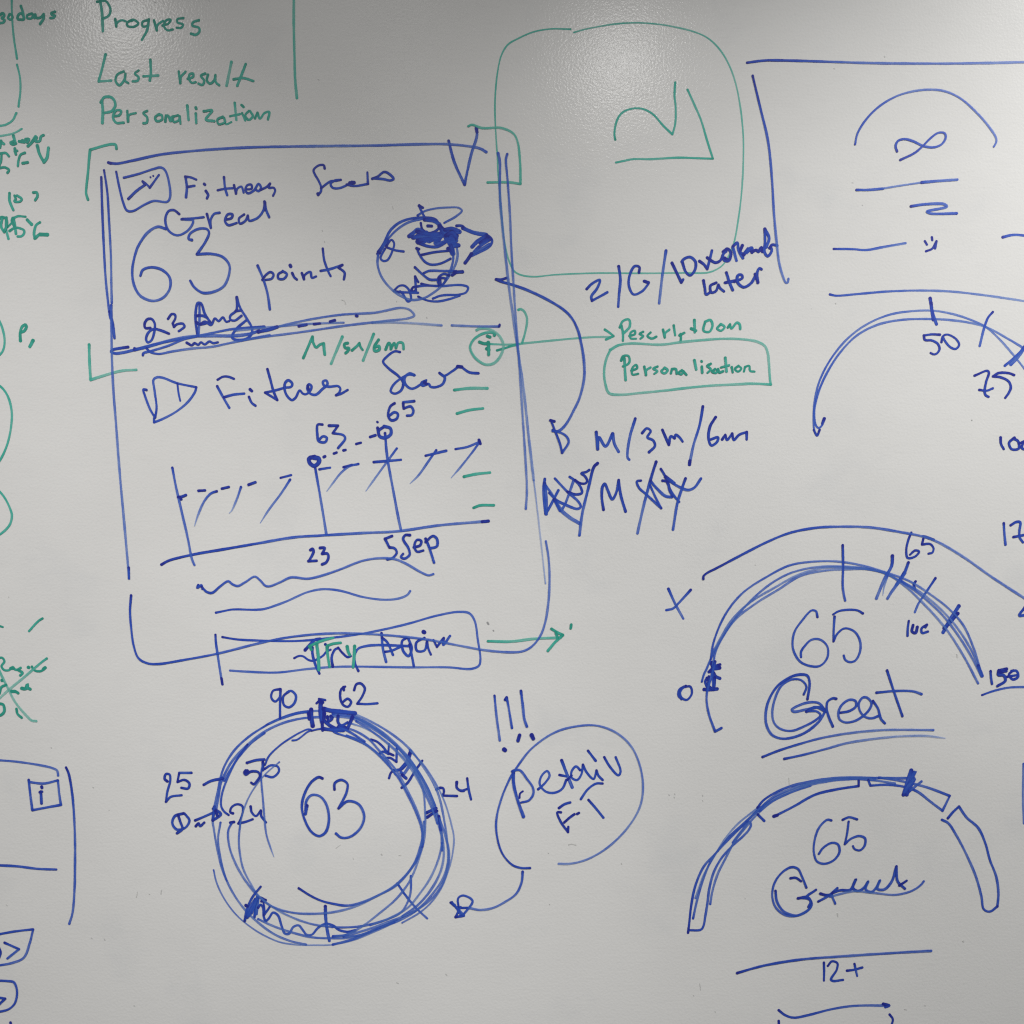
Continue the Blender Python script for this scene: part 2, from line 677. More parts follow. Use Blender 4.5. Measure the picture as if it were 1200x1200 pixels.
draw('handwritten_word', 'blue word "points"', 'blue', '''
#11
3.2 8,45 35,110 55,180 65,250
3 30,112 45,90 68,75 82,85 75,105 45,112
3 125,73 105,85 105,105 130,107 145,85 125,70
3.2 170,80 180,100 192,110
4 160,43 163,50
3 215,80 225,110! 228,90 255,75 262,102 282,96
3.2 313,-35 320,20 340,75 350,95
3.2 303,70 345,62 405,42
3 405,42 387,55! 415,78 412,110
''', scr)
mas = draw('badge_doodle', 'round scribbled badge with a cap and heavily hatched bands', 'blue', '''
@435 235 8
3.4/.85 60,500 120,400 180,280 260,210 360,172 500,160 600,178 640,230
2.8/.65 62,480 150,370 240,275 350,205 480,172
4.6 72,490 110,425 150,370
3/.6 640,215 720,330 785,400 810,500 790,600 740,690 670,790 590,860 500,912 380,932 280,895 190,830 100,720 60,600 65,510
2.8/.65 765,450 768,560 740,660 690,760
2.8 140,430 190,368 215,400 200,470 150,560 110,565 88,540 130,450
2.8 150,440 220,465 305,478
2.6/.65 435,140 500,100 600,75 720,65 820,68 850,95 800,145 685,210
3 450,45 465,85 500,155
3.2 448,48 485,68
3 465,210 480,270 540,305 620,275 643,230 600,190
3.8 530,238 568,240
4.6 355,335 400,300 440,270 480,300 400,350! 520,300 430,385! 600,310 470,400! 660,300 540,385 660,330 600,400 700,380 680,300
4.8 390,345 520,345 680,330
4.8 430,290 560,320 640,310
4.8 440,375 540,360 640,365
4 500,180 600,200 690,280
5 640,240 700,340 760,450
5 660,260 740,370 770,500
4.6 690,275 760,262 835,295 720,305 805,330! 720,345 800,375 730,400 820,420! 740,440 760,500
4.6 700,330 760,300 800,350
4.8 720,450 760,480 745,420
3.4 435,395 540,430 620,432 690,398
3 430,450 450,500 500,570 560,600 650,590 745,545
3 470,510 560,490 640,478 720,472
3.4 425,447 450,455
3 410,625 480,690 550,740 620,742
3 490,682 540,660 680,660 800,662
4 780,672 858,668
3.6 760,700 790,680
2.8 730,700 680,688 632,720 630,780 660,792 700,735 640,722
4.4 640,730 645,785
3 412,712 420,850
3 412,712 442,765
3 380,830 400,808 420,830 390,855 378,835
3 430,805 520,797 650,802 850,793 908,815 890,860 820,882 700,886 640,895 578,920
3 470,780 540,795 640,802
2.8 440,900 520,935 620,946 740,922 830,892
2.8 210,850 260,802 310,798 355,840 372,930 345,948 300,880 270,850
3 235,855 300,860 440,865
''', scr)
draw('badge_arrow', 'thick hatched arrow to the right of the badge', 'blue', '''
@435 235 8
3.4 800,237 850,238 880,262 1000,318 1085,325 1132,370 1118,420 1000,490 935,520
4.6 860,258 960,300 1080,320
4.8 1085,330 1000,380 945,435
4.2 1100,350 1020,400
3.8 1120,360 1010,435! 960,490 1110,410
4.4 940,500 900,560 880,585
''', mas)
draw('handwritten_date', 'blue date "23 Aug" under the number', 'blue', '''
@160 340 8
3.2 130,355 85,355 75,320 100,275 140,270 170,310 165,400 140,470 105,490 90,460 110,400 160,365 220,375 305,408
3.2 295,270 330,225 360,230 365,260 340,310! 350,345! 380,320 435,315 450,340 425,365 395,385
3.2 570,415 555,300 555,200 575,120 605,125 640,220 690,300
3 590,130 590,280 580,410
3.4 570,240 620,240 660,255
3.4 560,300 590,320 650,310 690,295
3 600,320 640,295 700,325 735,265 770,290 810,255 840,295 870,290
3.2 940,65 935,190 880,240 880,275 920,285 985,240
3.2 940,65 970,160 1030,260 1080,350 1080,410 1020,460 920,462 895,440 930,370 1025,285
3.2 930,195 985,190
''', scr)
draw('progress_bar', 'slanted blue progress bar with dashes and a rounded right end', 'blue', '''
@160 340 8
3/.75 -20,545 0,550 300,480 600,425 900,365 1200,342
3.4/.95/.7 -78,533 -160,545 -225,560 -238,578 -200,592 -120,584 -20,560
3.8/.7 -20,560 100,530 300,475 500,435 700,428 900,428 1060,410 1150,380
2.8/.7 60,610 65,592 140,570 300,520 450,460 580,430
2.8/.75/.55 95,545 130,580 210,597 330,575 540,545 700,532 900,490 1100,450 1250,420
#11
2.8/.6 10,358 100,332 250,298 400,275 560,265 680,243 720,252 742,278 720,290 600,305 420,326 200,358 0,384 -60,395
2.6/.5 -100,350 100,330 250,318 412,312
4.4 10,355 60,345 100,332
3.4 200,329 237,322
3 272,319 300,316
3.4 347,308 370,301
3.6 470,280 475,281
2.8 -325,406 -300,418 -288,408 -270,416 -258,404 -240,414 -218,400 -200,408 -178,404
''', scr)
draw('divider_line', 'faint blue line between the upper and lower card', 'blue', '''
#11
3/.25/.35 545,312 620,311 700,313 870,325
3/.35/.6 918,325 1050,330 1140,330
3 1140,330 1142,322
''', scr)
draw('play_icon', 'blue triangle with a short bar beside the second heading', 'blue', '''
@160 340 8
3 95,935 65,930 80,990 130,1120 175,1195! 188,1100 170,950 160,840 190,818 240,820 380,872 560,910! 550,950 480,1050 370,1140 240,1210 165,1240! 165,1200
2.6 383,875 395,970 410,1038
''', scr)
draw('handwritten_word', 'blue heading "Fitness" on the lower card', 'blue', '''
#01
3.2 1020,580 1045,566 1070,566 1097,576
3.4 1018,610 1045,660 1075,712
3.2 1050,662 1095,650 1145,645
3.4 1167,660 1180,688 1198,702
4 1172,625 1181,633
@290 330 8
3.2 187,820 215,920 245,1030 280,1110! 165,1040! 260,1020 350,995 410,985 420,955 380,925 350,960 360,1050 415,1110 450,1090 490,1020 520,1050 550,1055 590,1020 600,980 575,962 560,1000 590,1050 640,1060 700,1010 750,960 740,928 710,935 715,970 760,985 850,980 870,1000 860,1040 830,1065! 880,1050 940,1015
3.6 565,975 572,1010
''', scr)
draw('handwritten_word', 'blue heading "Score" on the lower card', 'blue', '''
#11
3.2 675,450 650,447 610,475 596,495 620,525 670,565 690,595 680,630 650,645 632,635 640,610 670,580 720,555 745,560 720,550 697,570 700,600 730,622 775,600 800,582 775,595 780,608 810,600 818,612 840,615 875,600 885,570 860,548! 880,562 920,540 955,517 965,522 1000,545 1043,550
4.2 945,518 965,520
3.6 790,592 800,600
''', scr)
draw('legend_dash', 'green dashes stacked at the right of the chart', 'green', '''
#11
3.6 930,628 1000,620 1085,620
--
3.4 942,738 1000,722 1065,714
--
3.4 975,1034 1030,1022 1097,1015
--
3.4 1020,1180 1050,1169 1115,1168
''', scr)
draw('handwritten_note', 'green note "M/5m/6m" under the progress bar', 'green', '''
#11
3.4 222,478 265,378! 268,405 282,428 300,415 317,410! 320,440 323,462
3.4 405,378 352,505
3.4 430,408 415,412 418,430 436,432 430,446 420,455
3.2 450,442 475,420 485,408! 490,425 500,440
3.4 552,365 502,490
3.4 575,392 555,425 557,445 577,440 577,422 556,428
3.2 608,438 622,408 628,410 632,436! 648,408 656,432! 668,406 688,408 692,436
''', scr)
draw('line_chart', 'blue chart axes with two marked points and dotted trend', 'blue', '''
#02
3.2/.95/.55 757,246 790,228 900,200 1050,174 1200,148 1380,118 1500,110 1700,98 1860,90 2060,62 2290,42
3.6 2260,45 2290,42
#01
3/.8/.55 808,992 825,1080 850,1190 880,1320 900,1420 912,1448
3.2 835,1130 852,1128 872,1120
3 850,1140 842,1128
3.2 930,1100 962,1098
3.2 1040,1090 1073,1082
3.2 1165,1072 1198,1060
2.8/.75/.45/1 1017,1102 990,1112 960,1145 930,1210 912,1265
2.8/.75/.45/1 1130,1082 1110,1140 1085,1195 1075,1205
#11
3 115,1040 165,1027
2.8/.75/.45/1 160,1048 120,1110 60,1190 20,1252
2.8/.75/.4/1 480,975 440,985 400,1015 360,1065 332,1103
3 410,990 450,978
2.8/.75/.4/1 660,902 610,970 545,1060 515,1102
2.8/.75/.4/1 845,910 810,960 760,1030 722,1067
2.8/.85/.4/1 935,905 990,895 1050,870! 1010,925 950,1000 915,1040
3.4 1045,862 1052,880
3.2 795,936 840,925 892,913
3.2 552,966 600,962 680,955
3 297,1000 348,992
3.4 318,942 324,939
3.4 365,926 378,921
3.4 410,911 420,909
3.4 470,881 492,875
3.4 535,848 560,840
3.2/.85/.55 605,830 615,940 640,1080 670,1240 680,1285
3.2/.85/.55 277,990 300,1120 318,1230 330,1305
5.4 275,942 250,948 250,966 272,984 294,968 294,950 270,944
4 600,800 575,820 580,845 605,852 632,835 630,808 600,798
3.2 570,805 575,840
2.4 568,777 571,779
''', scr)
draw('point_value', 'blue value 63 above the first chart point', 'blue', '''
#11
3.2 312,790 290,790 288,840 295,868 325,872 332,852 315,845 295,862
3.2 342,795 385,795! 360,830! 410,840 418,855 385,900
''', scr)
draw('point_value', 'blue value 65 above the second chart point', 'blue', '''
#11
3.2 650,690 630,705 620,750 635,770 660,762 665,740 650,732 625,748
3.2 742,680 690,685
3.2 690,690 692,715! 725,705 738,725 730,745 708,748
''', scr)
draw('date_label', 'blue axis label "23"', 'blue', '''
#12
3.2 255,178 265,172 270,185 250,225 245,230! 285,228
3.4 300,168 322,168 310,195! 335,195 340,210 330,235 310,245
''', scr)
draw('date_label', 'blue axis label "5 Sep"', 'blue', '''
#12
3.2 638,112 605,125! 625,165! 650,170 660,190 640,215 615,222
3.2 722,108 700,108 690,125 715,170 720,200 695,218 680,210 690,195
3 740,165 770,155 775,135 755,130 742,160 755,185 785,180
3.2 795,125 810,160 835,237
3.2 795,140 830,112 848,125 848,160 815,170
''', scr)
draw('text_squiggle', 'blue wavy line standing for text, upper of the pair', 'blue', '''
#02
2.8/.8 930,342 925,355 945,342 948,360
2.8/.8/.6 945,350 970,374 995,378 1030,350 1070,324 1090,338 1115,346 1150,328 1195,302 1220,320 1245,345 1265,347 1310,330 1365,306 1440,312 1500,300 1590,270 1700,228 1780,216 1850,220 1900,240 1980,285 2010,296 2032,290
''', scr)
draw('text_squiggle', 'blue wavy line standing for text, lower of the pair', 'blue', '''
#02
2.8/.8/.6 1012,472 1050,464 1090,457 1200,458 1240,454 1340,420 1440,376 1510,362 1590,368 1700,398 1800,411 1870,405 1910,388 1923,370
''', scr)
btn = draw('button_outline', 'blue button outline overlapping the bottom edge of the screen', 'blue', '''
#02
3/.85/.6 1010,575 1012,610 1022,680 1042,808
3.4 1038,780 1043,808
2.8/.85/.6 1042,586 1110,597 1200,602 1400,604 1550,590 1700,570 1900,527 2050,485 2150,468 2200,475 2225,510 2240,600 2252,690 2245,720 2210,735 2100,728 1920,728 1600,725 1450,735 1300,752 1150,748 1078,743
''', scr)
draw('handwritten_word', 'button text "Try Again" in blue, its first letters traced over in green', 'blue', '''
@340 700 8
2.8 38,570 80,550 120,552 170,585 215,595 270,570 310,545 340,510 380,490
4 140,495 180,450 230,400 280,390
3.2 210,470 210,530 240,640 275,715
3.2 330,440 350,460 345,500
3.2 400,650 390,560 420,490 450,475
3 450,470 490,520 540,560 570,550
3.2 640,690 610,620 605,540 640,480 720,455 820,447 960,450 1130,458
3.2 857,335 870,480 900,605
3.2 865,380 910,420 965,540
3 890,510 950,500 1050,455
3.2 1090,380 1050,410 1060,500 1110,550 1140,480 1110,390
3.2 1120,440 1140,540 1160,645
#12
3 790,590 752,612 755,650 790,648 802,605! 808,640 820,668
4.6 785,561 790,564
3 832,600 848,632! 880,590! 878,622 910,580
''', btn)
draw('lettering_over', 'green strokes over the first letters of the button text', 'green', '''
@340 700 8
3.4 180,460 240,430 320,400 405,378
3.8 250,440 265,560 270,680
3.4 345,470 355,560 370,650
3.4 345,455 400,435 475,425
3.6 535,460 545,510 560,540
3.8 605,455 600,560 590,655
3.6 190,470 200,490
''', btn)

# ---- green marks round the screen
draw('corner_bracket', 'green bracket at the upper left corner of the screen sketch', 'green', '''
@0 140 8
3.2/.85 1092,275 1085,238 1060,232 1000,240 845,285! 835,380 825,500 812,620 808,690 825,752
''')
draw('corner_bracket', 'green bracket at the upper right corner of the screen sketch', 'green', '''
#10
2.8/.7 995,592 1012,585 1060,600 1150,600 1205,625 1225,660 1238,760 1240,862! 1190,855 1085,855
''')
draw('corner_bracket', 'green bracket at the lower left corner of the screen sketch', 'green', '''
#01
3.2/.7/.45 418,415 420,500 425,580! 500,556 570,538 640,533
''')
draw('green_arrow', 'green arrow pointing right from the button', 'green', '''
#22
3.2/.75/.6 -113,605 0,606 100,594 230,588
3.4 185,547 210,562 238,576! 200,612 168,650
3.6 205,562 215,592
3 278,527 275,545
''')
draw('info_icon', 'small green circled letter i at the right edge of the screen', 'green', '''
@540 330 8
3.2/.75/.5 315,505 320,488 280,475 200,490 120,545 88,610 110,680 170,745 240,778 310,765 370,700 400,600 370,520 310,465 240,440 180,440 148,455
3.6 175,565 215,580 255,580
4 250,510 275,520
4.2 258,570 262,640 262,685
4 242,630 265,640
''')
draw('green_arrow', 'long thin green arrow from the circled letter to "Description"', 'green', '''
@540 330 8
2.6/.7/.5 265,585 400,590 520,588 580,580 700,568 900,548 1100,530 1250,520 1400,520
3 340,645 400,628 480,602 540,588
2.8/.65 540,265 560,258 590,275 618,330 620,390 600,490 575,575
#21
3/.75 435,345 455,358 476,375! 440,392
''')
draw('handwritten_word', 'green word "Description" at the tip of the long arrow', 'green', '''
#21
3 512,325 520,360 520,398
3 505,335 520,305 548,298 552,330 520,365
2.8 550,375 577,365 575,350 556,360 556,385 582,388
2.8 615,355 598,365 615,375 602,388
2.8 650,358 635,375 655,387 677,378
2.8 708,345 716,382! 718,362 738,345
3 758,325 765,372
3 790,365 792,385 790,402
3 785,372 808,360
3.2 855,300 857,358
3.6 840,340 862,350
3 905,308 898,350 925,355 940,325 930,300 905,308
3 978,320 962,340 980,350 997,332 978,318
3 1012,335 1022,320! 1028,340 1055,312 1067,320 1070,342
''')
box = draw('label_box', 'green rounded box under "Description"', 'green', '''
#21
3/.6 460,440 500,418 560,410 700,415 780,405 880,395 980,388 1080,390 1150,402 1185,422 1198,450 1204,500 1208,560 1212,600
3/.6 1214,602 1130,598 1080,600 900,610 700,632 600,642 500,650 455,642 438,600 432,545 440,490 462,438
''')
draw('handwritten_word', 'green word "Personalisation" inside the green box', 'green', '''
#21
3 527,480 530,540 533,582
3 512,490 520,470 545,468 552,490 545,505 520,517
2.8 560,537 587,525 582,510 564,525 565,555 592,552
2.8 620,518 628,558! 630,535 650,522
2.8 682,518 662,528 682,540 667,552
2.8 715,525 700,540 715,550 730,535 715,523
2.8 745,550 750,530! 768,530 772,552
2.8 797,535 780,548 795,555 803,540! 818,557
3 855,488 864,532
3 890,518 892,547
3 888,492 890,495
3 932,505 915,515 932,530 917,547
3.2 952,530 938,542 957,547 966,530! 972,546 990,540
3 1000,476 1006,542
2.8 980,522 1018,512
3 1030,520 1035,545
2.8 1062,515 1045,530 1060,542 1075,527 1062,515
2.8 1087,542 1092,520! 1112,515 1116,538 1137,542
''', box)
big = draw('rounded_box', 'large thin green rounded rectangle at the top', 'green', '''
#20
2/.75/.6 275,137 180,136 100,150 30,180 -20,210 -50,260 -68,340 -78,440 -80,520 -75,640 -68,740 -66,800 -58,900 -48,1020 -35,1130 -15,1220 10,1270 40,1288 100,1297 200,1288 400,1280 600,1281 800,1279 920,1277 960,1262 990,1240 1015,1200 1040,1140 1065,1000 1078,880 1084,760 1084,640 1070,500 1048,390 1020,310 980,240 920,180 850,148 760,126 680,113 580,107 480,113 400,126 340,138 290,152
''')
draw('corner_doodle', 'green curl and triangle shaped strokes inside the large box', 'green', '''
#20
2.6/.85/.7 484,655 480,630 490,570 515,530 560,510 610,510 660,535 710,590 752,630! 765,580 767,500 762,450 765,386
2.6/.75 823,420 850,480 885,560 915,660 942,744! 880,742 780,739 650,746 570,746 520,755 487,762
''', big)

# ---- blue notes in the middle
draw('handwritten_note', 'blue note "2/6/10 workouts later"', 'blue', '''
#21
3.4 350,155 375,130 412,112 400,150 372,190 375,210! 415,188 447,170
3.4 500,48 508,110 502,180 498,238
3.2 595,78 597,52 575,48 552,90 548,140 570,180 610,165 640,130
4 620,118 640,125
3.4 722,-25 705,90 690,222
@785 265 8
3.6 20,345 70,450 108,528! 125,500
3.6 115,330 150,430 190,462 235,410 240,335 190,290 130,310 112,335
3.4 278,328 320,360 350,402! 372,320 395,228
3.4 350,295 390,325 430,342 475,320 498,265
3.6 500,240 540,212 572,250 550,325 510,320 500,265 530,235
4 515,300 545,320
3.6 590,195 625,325
3.6 595,185 632,155 645,230 685,300
3.6 680,180 660,245 695,265
4.2 690,270 740,205 715,250 765,205 770,245
3.6 770,240 812,225 830,240 858,200 868,240
3.6 890,25 892,150 888,245 918,282 955,230 945,190
3.4 890,25 930,110 905,200
3.6 935,205 960,175 1008,182
3.4 315,510 328,580 340,640 385,615
3.4 435,530 380,560 390,622 430,610 455,550! 470,580 508,612
3.4 530,435 560,530 590,600
3.4 518,530 570,520 625,508
3.4 605,520 680,485 672,457 640,460 632,520 690,572 760,535 800,470
3.6 800,450 825,530! 818,440 840,395 860,405
''')
draw('curved_arrow', 'long blue arc bending down from the screen to the letter M', 'blue', '''
@540 330 8
3.2/.9/.65 430,-35 380,-20 330,-22! 380,0 480,28 600,70 720,122 850,190 960,260 1040,340 1100,460 1125,560 1150,700 1160,850 1150,950 1110,1100 1060,1205 1010,1300 960,1368 910,1402 860,1400
#21
3.2 180,770 200,775
3 185,775 198,810 225,880 235,922! 266,870 250,840 190,815
''')
draw('handwritten_note', 'blue note "M/3M/6m" right of the arrow', 'blue', '''
#21
3.8 395,825 402,905! 408,850 438,892 472,832! 480,880 500,918
3.4 578,762 552,850 542,945 550,955
3.4 610,830 632,808 650,820 635,850 662,865 670,890 642,920
3.4 705,815 720,850 735,885! 745,845 762,855! 768,838 785,850 800,870
3.4/.85/.6 895,705 880,790 850,890 832,978
3.8 834,960 832,978
3.4 955,755 928,800 922,860 935,888 962,870 965,850 932,860
3.2 985,860 1000,838! 1008,862 1032,832! 1040,862 1065,838 1100,825! 1100,860
''')
draw('scribbled_out_word', 'blue scribbled out word left of the letter M', 'blue', '''
@625 520 8
3.4 108,330 95,420 105,560 115,660! 150,600 235,435
4 105,370 120,520 122,660
3.2 115,390 180,480 260,632! 300,560 380,340
3.2 150,460 220,530 300,570 415,610 445,590 420,540 320,450 202,325
3.2 320,450 400,475 455,460 440,400 385,340 340,310
3.2 390,340 440,370 490,370 505,345 480,300 450,278 500,262 525,245
4.4/.6 210,540 260,620 340,690 432,745
3.2 195,520 250,630
3.6/.95/.65 602,183 570,215 520,400 460,650 432,858
''')
draw('handwritten_letter', 'blue letter M between two scribbled out words', 'blue', '''
@625 520 8
3.4 658,618 642,500 650,400 670,375 700,440 740,520 780,450 800,340! 820,480 865,635
''')
draw('scribbled_out_word', 'blue crossed out strokes right of the letter M', 'blue', '''
@625 520 8
3.4/.95/.55 1152,168 1110,300 1030,600 976,840
@720 520 8
3 250,345 212,352 230,410 300,475 440,605! 390,510 335,390
3.4 340,350 400,420 480,490 540,500
3.2 450,345 495,355 520,440 545,490
3.2 490,350 540,460 608,545
3.2 435,235 500,330 600,400 690,433 750,410 812,325
4.2 480,310 560,370
3.2/.95/.6 667,325 630,430 590,560 550,805
''')

# ---- the card and gauge at the upper right
card = draw('card_outline', 'blue top and left edge of a large card at the upper right', 'blue', '''
#30
3/.85/.5 -98,294 -40,286 0,283 100,284 300,290 500,296 800,298 1000,296 1260,290
3/.95/.55 -72,355 -35,510 0,660 18,830 28,1000 42,1150 52,1230 68,1290 84,1325 92,1324 96,1306
''')
draw('gauge_arc', 'plain blue half circle at the top of the card', 'blue', '''
#30
2.6/.75/.6 408,677 420,625 460,560 520,500 600,452 680,428 760,420 830,428 900,460 980,530 1040,600 1068,645 1070,665 1058,688
''', card)
draw('infinity_sign', 'blue open infinity sign under the half circle', 'blue', '''
#30
2.8/.85 605,710 598,685 610,660 640,652 680,662 730,685 780,690 815,675 833,645 828,625 800,622 765,645 725,685 690,715 620,750
''', card)
draw('text_squiggle', 'blue strokes standing for text lines on the card', 'blue', '''
#30
3.2 415,890 470,890 540,884
2.4/.5 530,885 620,870 740,852
3.2 720,855 800,848 888,842
--
3.2 670,967 730,958 825,957 838,968 745,992 760,1000 885,1000
--
3/.9/.45 308,1167 400,1168 460,1172 540,1158 645,1140
--
2.8 735,1130 745,1147
3 768,1112 770,1126
2.8 740,1178 770,1165 790,1130! 783,1165
--
3.2 1100,1112 1150,1101 1220,1106
''', card)
g1 = draw('gauge_sketch', 'blue double line half circle gauge, highest of the gauges', 'blue', '''
#31
2.8/.8/.35 290,180 320,186 400,180 550,167 700,162 850,166 1000,182 1220,214
2.6/.7/.5 230,842 218,820 213,760 219,680 240,590 290,490 370,390 460,322 570,275 680,258 770,256 850,268 940,295 1020,332 1080,385 1130,440 1180,500 1225,560
2.8/.75/.5 264,762 252,795 238,806 225,795 217,740 230,660 270,560 340,450 420,370 520,320 620,300 720,295 830,298 930,310 1020,332 1120,385 1220,445
3.6 264,762 255,785
3 242,815 230,842 214,815
''')
draw('gauge_tick', 'tick marks across the arc of the gauge', 'blue', '''
@1080 340 10
4/.9/.7 100,95 120,220 145,320 175,400
4 110,150 125,280 135,350
--
3/.95/.55 835,255 780,320 740,420 680,655
--
3.6/.9/.65 1235,620 1180,700 1080,800 975,885
4.4/.6 1190,690 1120,790 1045,870
''', g1)
draw('gauge_number', 'blue number 50 under the top tick', 'blue', '''
@1080 340 10
3 215,522 120,518 30,530
3 28,530 38,582 120,590 190,630 210,690 180,740 140,752 105,735
2.8 232,610 250,540 300,520 400,570 440,640 400,688 340,670 270,590 250,545
''', g1)
draw('gauge_number', 'blue number 75 under the right part of the arc', 'blue', '''
@1080 340 10
3 620,1002 770,945 788,965 755,1080 738,1190 750,1230 785,1250
3 675,1168 760,1178 835,1150
3 1085,995 1020,972 900,972 835,1010! 930,1022 1020,1070 1045,1140 1020,1205 980,1262
''', g1)
draw('gauge_number', 'blue number 100 cut by the right edge', 'blue', '''
#31
3 1090,850 1092,880 1105,905
3.4 1155,852 1130,875 1142,905 1175,902 1172,868 1148,855
3 1175,880 1200,868
3 1200,868 1190,900 1220,905 1225,875 1200,868
''', g1)
draw('handwritten_number', 'blue number 17 cut by the right edge', 'blue', '''
#32
3.2 1105,52 1108,100 1113,153
3 1137,62 1165,46 1182,48 1178,90 1180,120 1195,142
3 1150,117 1197,108
''')

# ---- the large gauge on the right
g2 = draw('gauge_sketch', 'blue half circle gauge of many overlapping lines with "Great" inside', 'blue', '''
#32
2.6/.65/.5 -310,795 -300,760 -290,740 -255,660 -170,520 -90,425 0,345 90,292 180,265 260,255 350,255 450,262 540,285 620,322 720,380 820,465 900,560 960,660 1005,770
2.6/.75/.55 -268,690 -255,610 -200,480 -120,380 0,300 100,250 200,233 300,230 380,238 460,255 560,285 660,322 760,385 850,455 915,530 965,640 1003,765
2.8/.6/.5 -260,720 -240,640 -160,510 -60,430 50,362 150,300 260,275 370,268 470,268 560,292 640,345 740,440 840,555 920,680 985,803
2.6/.5 -255,650 -170,505 -80,420 20,360 150,290 260,262 360,260 470,268 560,286
2.8/.7/.5 620,318 720,392 820,485 900,590 960,690 998,765
3 -248,700 -268,780 -283,830 -288,880 -276,950 -248,1028! -218,1012
4.4 985,720 1003,768
''')
draw('gauge_arrow', 'thin blue curved arrow above the big gauge', 'blue', '''
#32
3/.95/.5 -303,314 -302,300 -285,285 -240,262 -100,188 0,138 100,98 220,74 350,68 480,72 600,90 760,125 900,200 1050,305 1215,412
3.4 1205,445 1178,484 1225,478
''', g2)
draw('gauge_tick', 'tick marks across the arc of the big gauge', 'blue', '''
#32
3/.9/.6 350,155 352,260 350,340 355,385 362,415
--
3.8/.9/.5 583,205 580,250 550,305 528,355 508,405
2.6/.5/.3/1 560,300 545,345 538,390
--
3.4/.9/.6 658,236 635,295 600,345 575,380 560,405
4.6 640,285 602,342
--
3 692,325 683,340 690,362
--
3/.9/.5 785,310 735,385 705,430 688,470
--
4.4 895,440 860,495 820,565
4.4 890,475 850,520 825,545
--
@800 740 8
3.6 350,310 300,330 245,380
4.6 265,290 290,345 255,375
4.4 345,340 285,350
4 290,385 310,420 350,440
3.2 275,320 285,450 290,530
3.2 245,420 240,500 250,545
3.2 228,435 212,470 225,515
3.2 300,430 300,480 295,530
4 200,543 260,545 325,538
3.6 240,510 290,548
''', g2)
draw('gauge_number', 'blue zero at the left foot of the gauge', 'blue', '''
#22
3 815,815 785,832 780,860 795,878
3 800,822 835,818 843,850 820,880 795,870 788,845 805,818
''', g2)
draw('gauge_number', 'small blue 65 above the right of the arc', 'blue', '''
#32
2.8 672,96 658,130 648,180 655,215 690,208 708,185 690,180 665,200
2.8 778,130 740,115 725,112
2.8 728,125 722,152! 760,150 776,170 770,190 752,195
''', g2)
draw('gauge_number', 'large blue 65 in the middle of the gauge', 'blue', '''
#32
2.8/.8 232,492 225,465 205,461 160,508 125,560 115,610 120,650 150,700 200,722 245,720 278,682 278,630 245,598 205,598 172,628 155,655 155,680
2.8/.8 445,475 420,461 370,458 330,465 305,480
2.8/.8 312,490 308,550 307,606! 325,570 360,545 405,560 430,600 432,650 410,695 385,703 362,692 355,672
''', g2)
draw('gauge_number', 'small blue 100 under the right of the arc', 'blue', '''
#32
3 660,510 655,545 654,580
3.4 680,530 675,560 692,566 700,538
3 745,528 720,545 722,566 750,560
3 745,528 738,540
''', g2)
draw('handwritten_word', 'large blue word "Great" inside the big gauge', 'blue', '''
@880 780 8
3.2/.9/.75 530,315 550,160 530,95 475,82 380,102 250,190 165,330 137,470 150,570 200,650 290,683 400,670 520,620 640,520 695,430
2.8/.75 495,270 520,195 470,135 380,130 285,190 225,310 200,450 220,540 280,593 380,610 500,568 620,500 652,462 620,430 520,427
3.2/.75 690,412 640,352 560,342 460,367 385,412 400,430 520,410 650,390 690,412
3.2/.75 520,430 600,388 690,425
3.2/.8 800,310 770,305 720,335 710,400 730,480 768,570
3/.8 835,440 920,425 985,380 980,330 920,320 850,370 820,440 830,500 880,530 960,522 1040,480 1110,410 1130,350 1090,300 1050,298 1012,350 1025,430 1070,478 1130,492 1210,465
#32
3.2 492,885 515,920 530,970 548,990
3.2/.8 558,742 590,840 630,956
3/.8/.65 508,846 600,838 680,840 720,853
''', g2)
draw('underline', 'two blue strokes underlining the word', 'blue', '''
@880 780 8
2.8/.85/.45 108,855 260,795 450,735 650,680 900,635 1200,605 1400,600 1710,603
--
2.8/.8/.25/1 312,873 500,832 700,780 900,725 1200,680 1400,662 1640,658 1820,680
''', g2)
draw('gauge_number', 'blue number 150 at the right foot of the gauge', 'blue', '''
#32
3 1043,745 1045,775 1050,805
3.6 1118,735 1082,742! 1080,762 1105,765 1112,790 1075,815
3 1085,750 1118,745
3.2 1150,742 1130,762 1148,785 1172,772 1165,745 1140,745
3.2 1122,772 1170,764
2.8/.85/.6 1003,858 1060,838 1130,823 1225,820
''', g2)
draw('cross_mark', 'blue letter X left of the big gauge', 'blue', '''
#22
3.2 733,360 765,430 803,500
3.2 838,365 780,428 755,452 723,460
''')

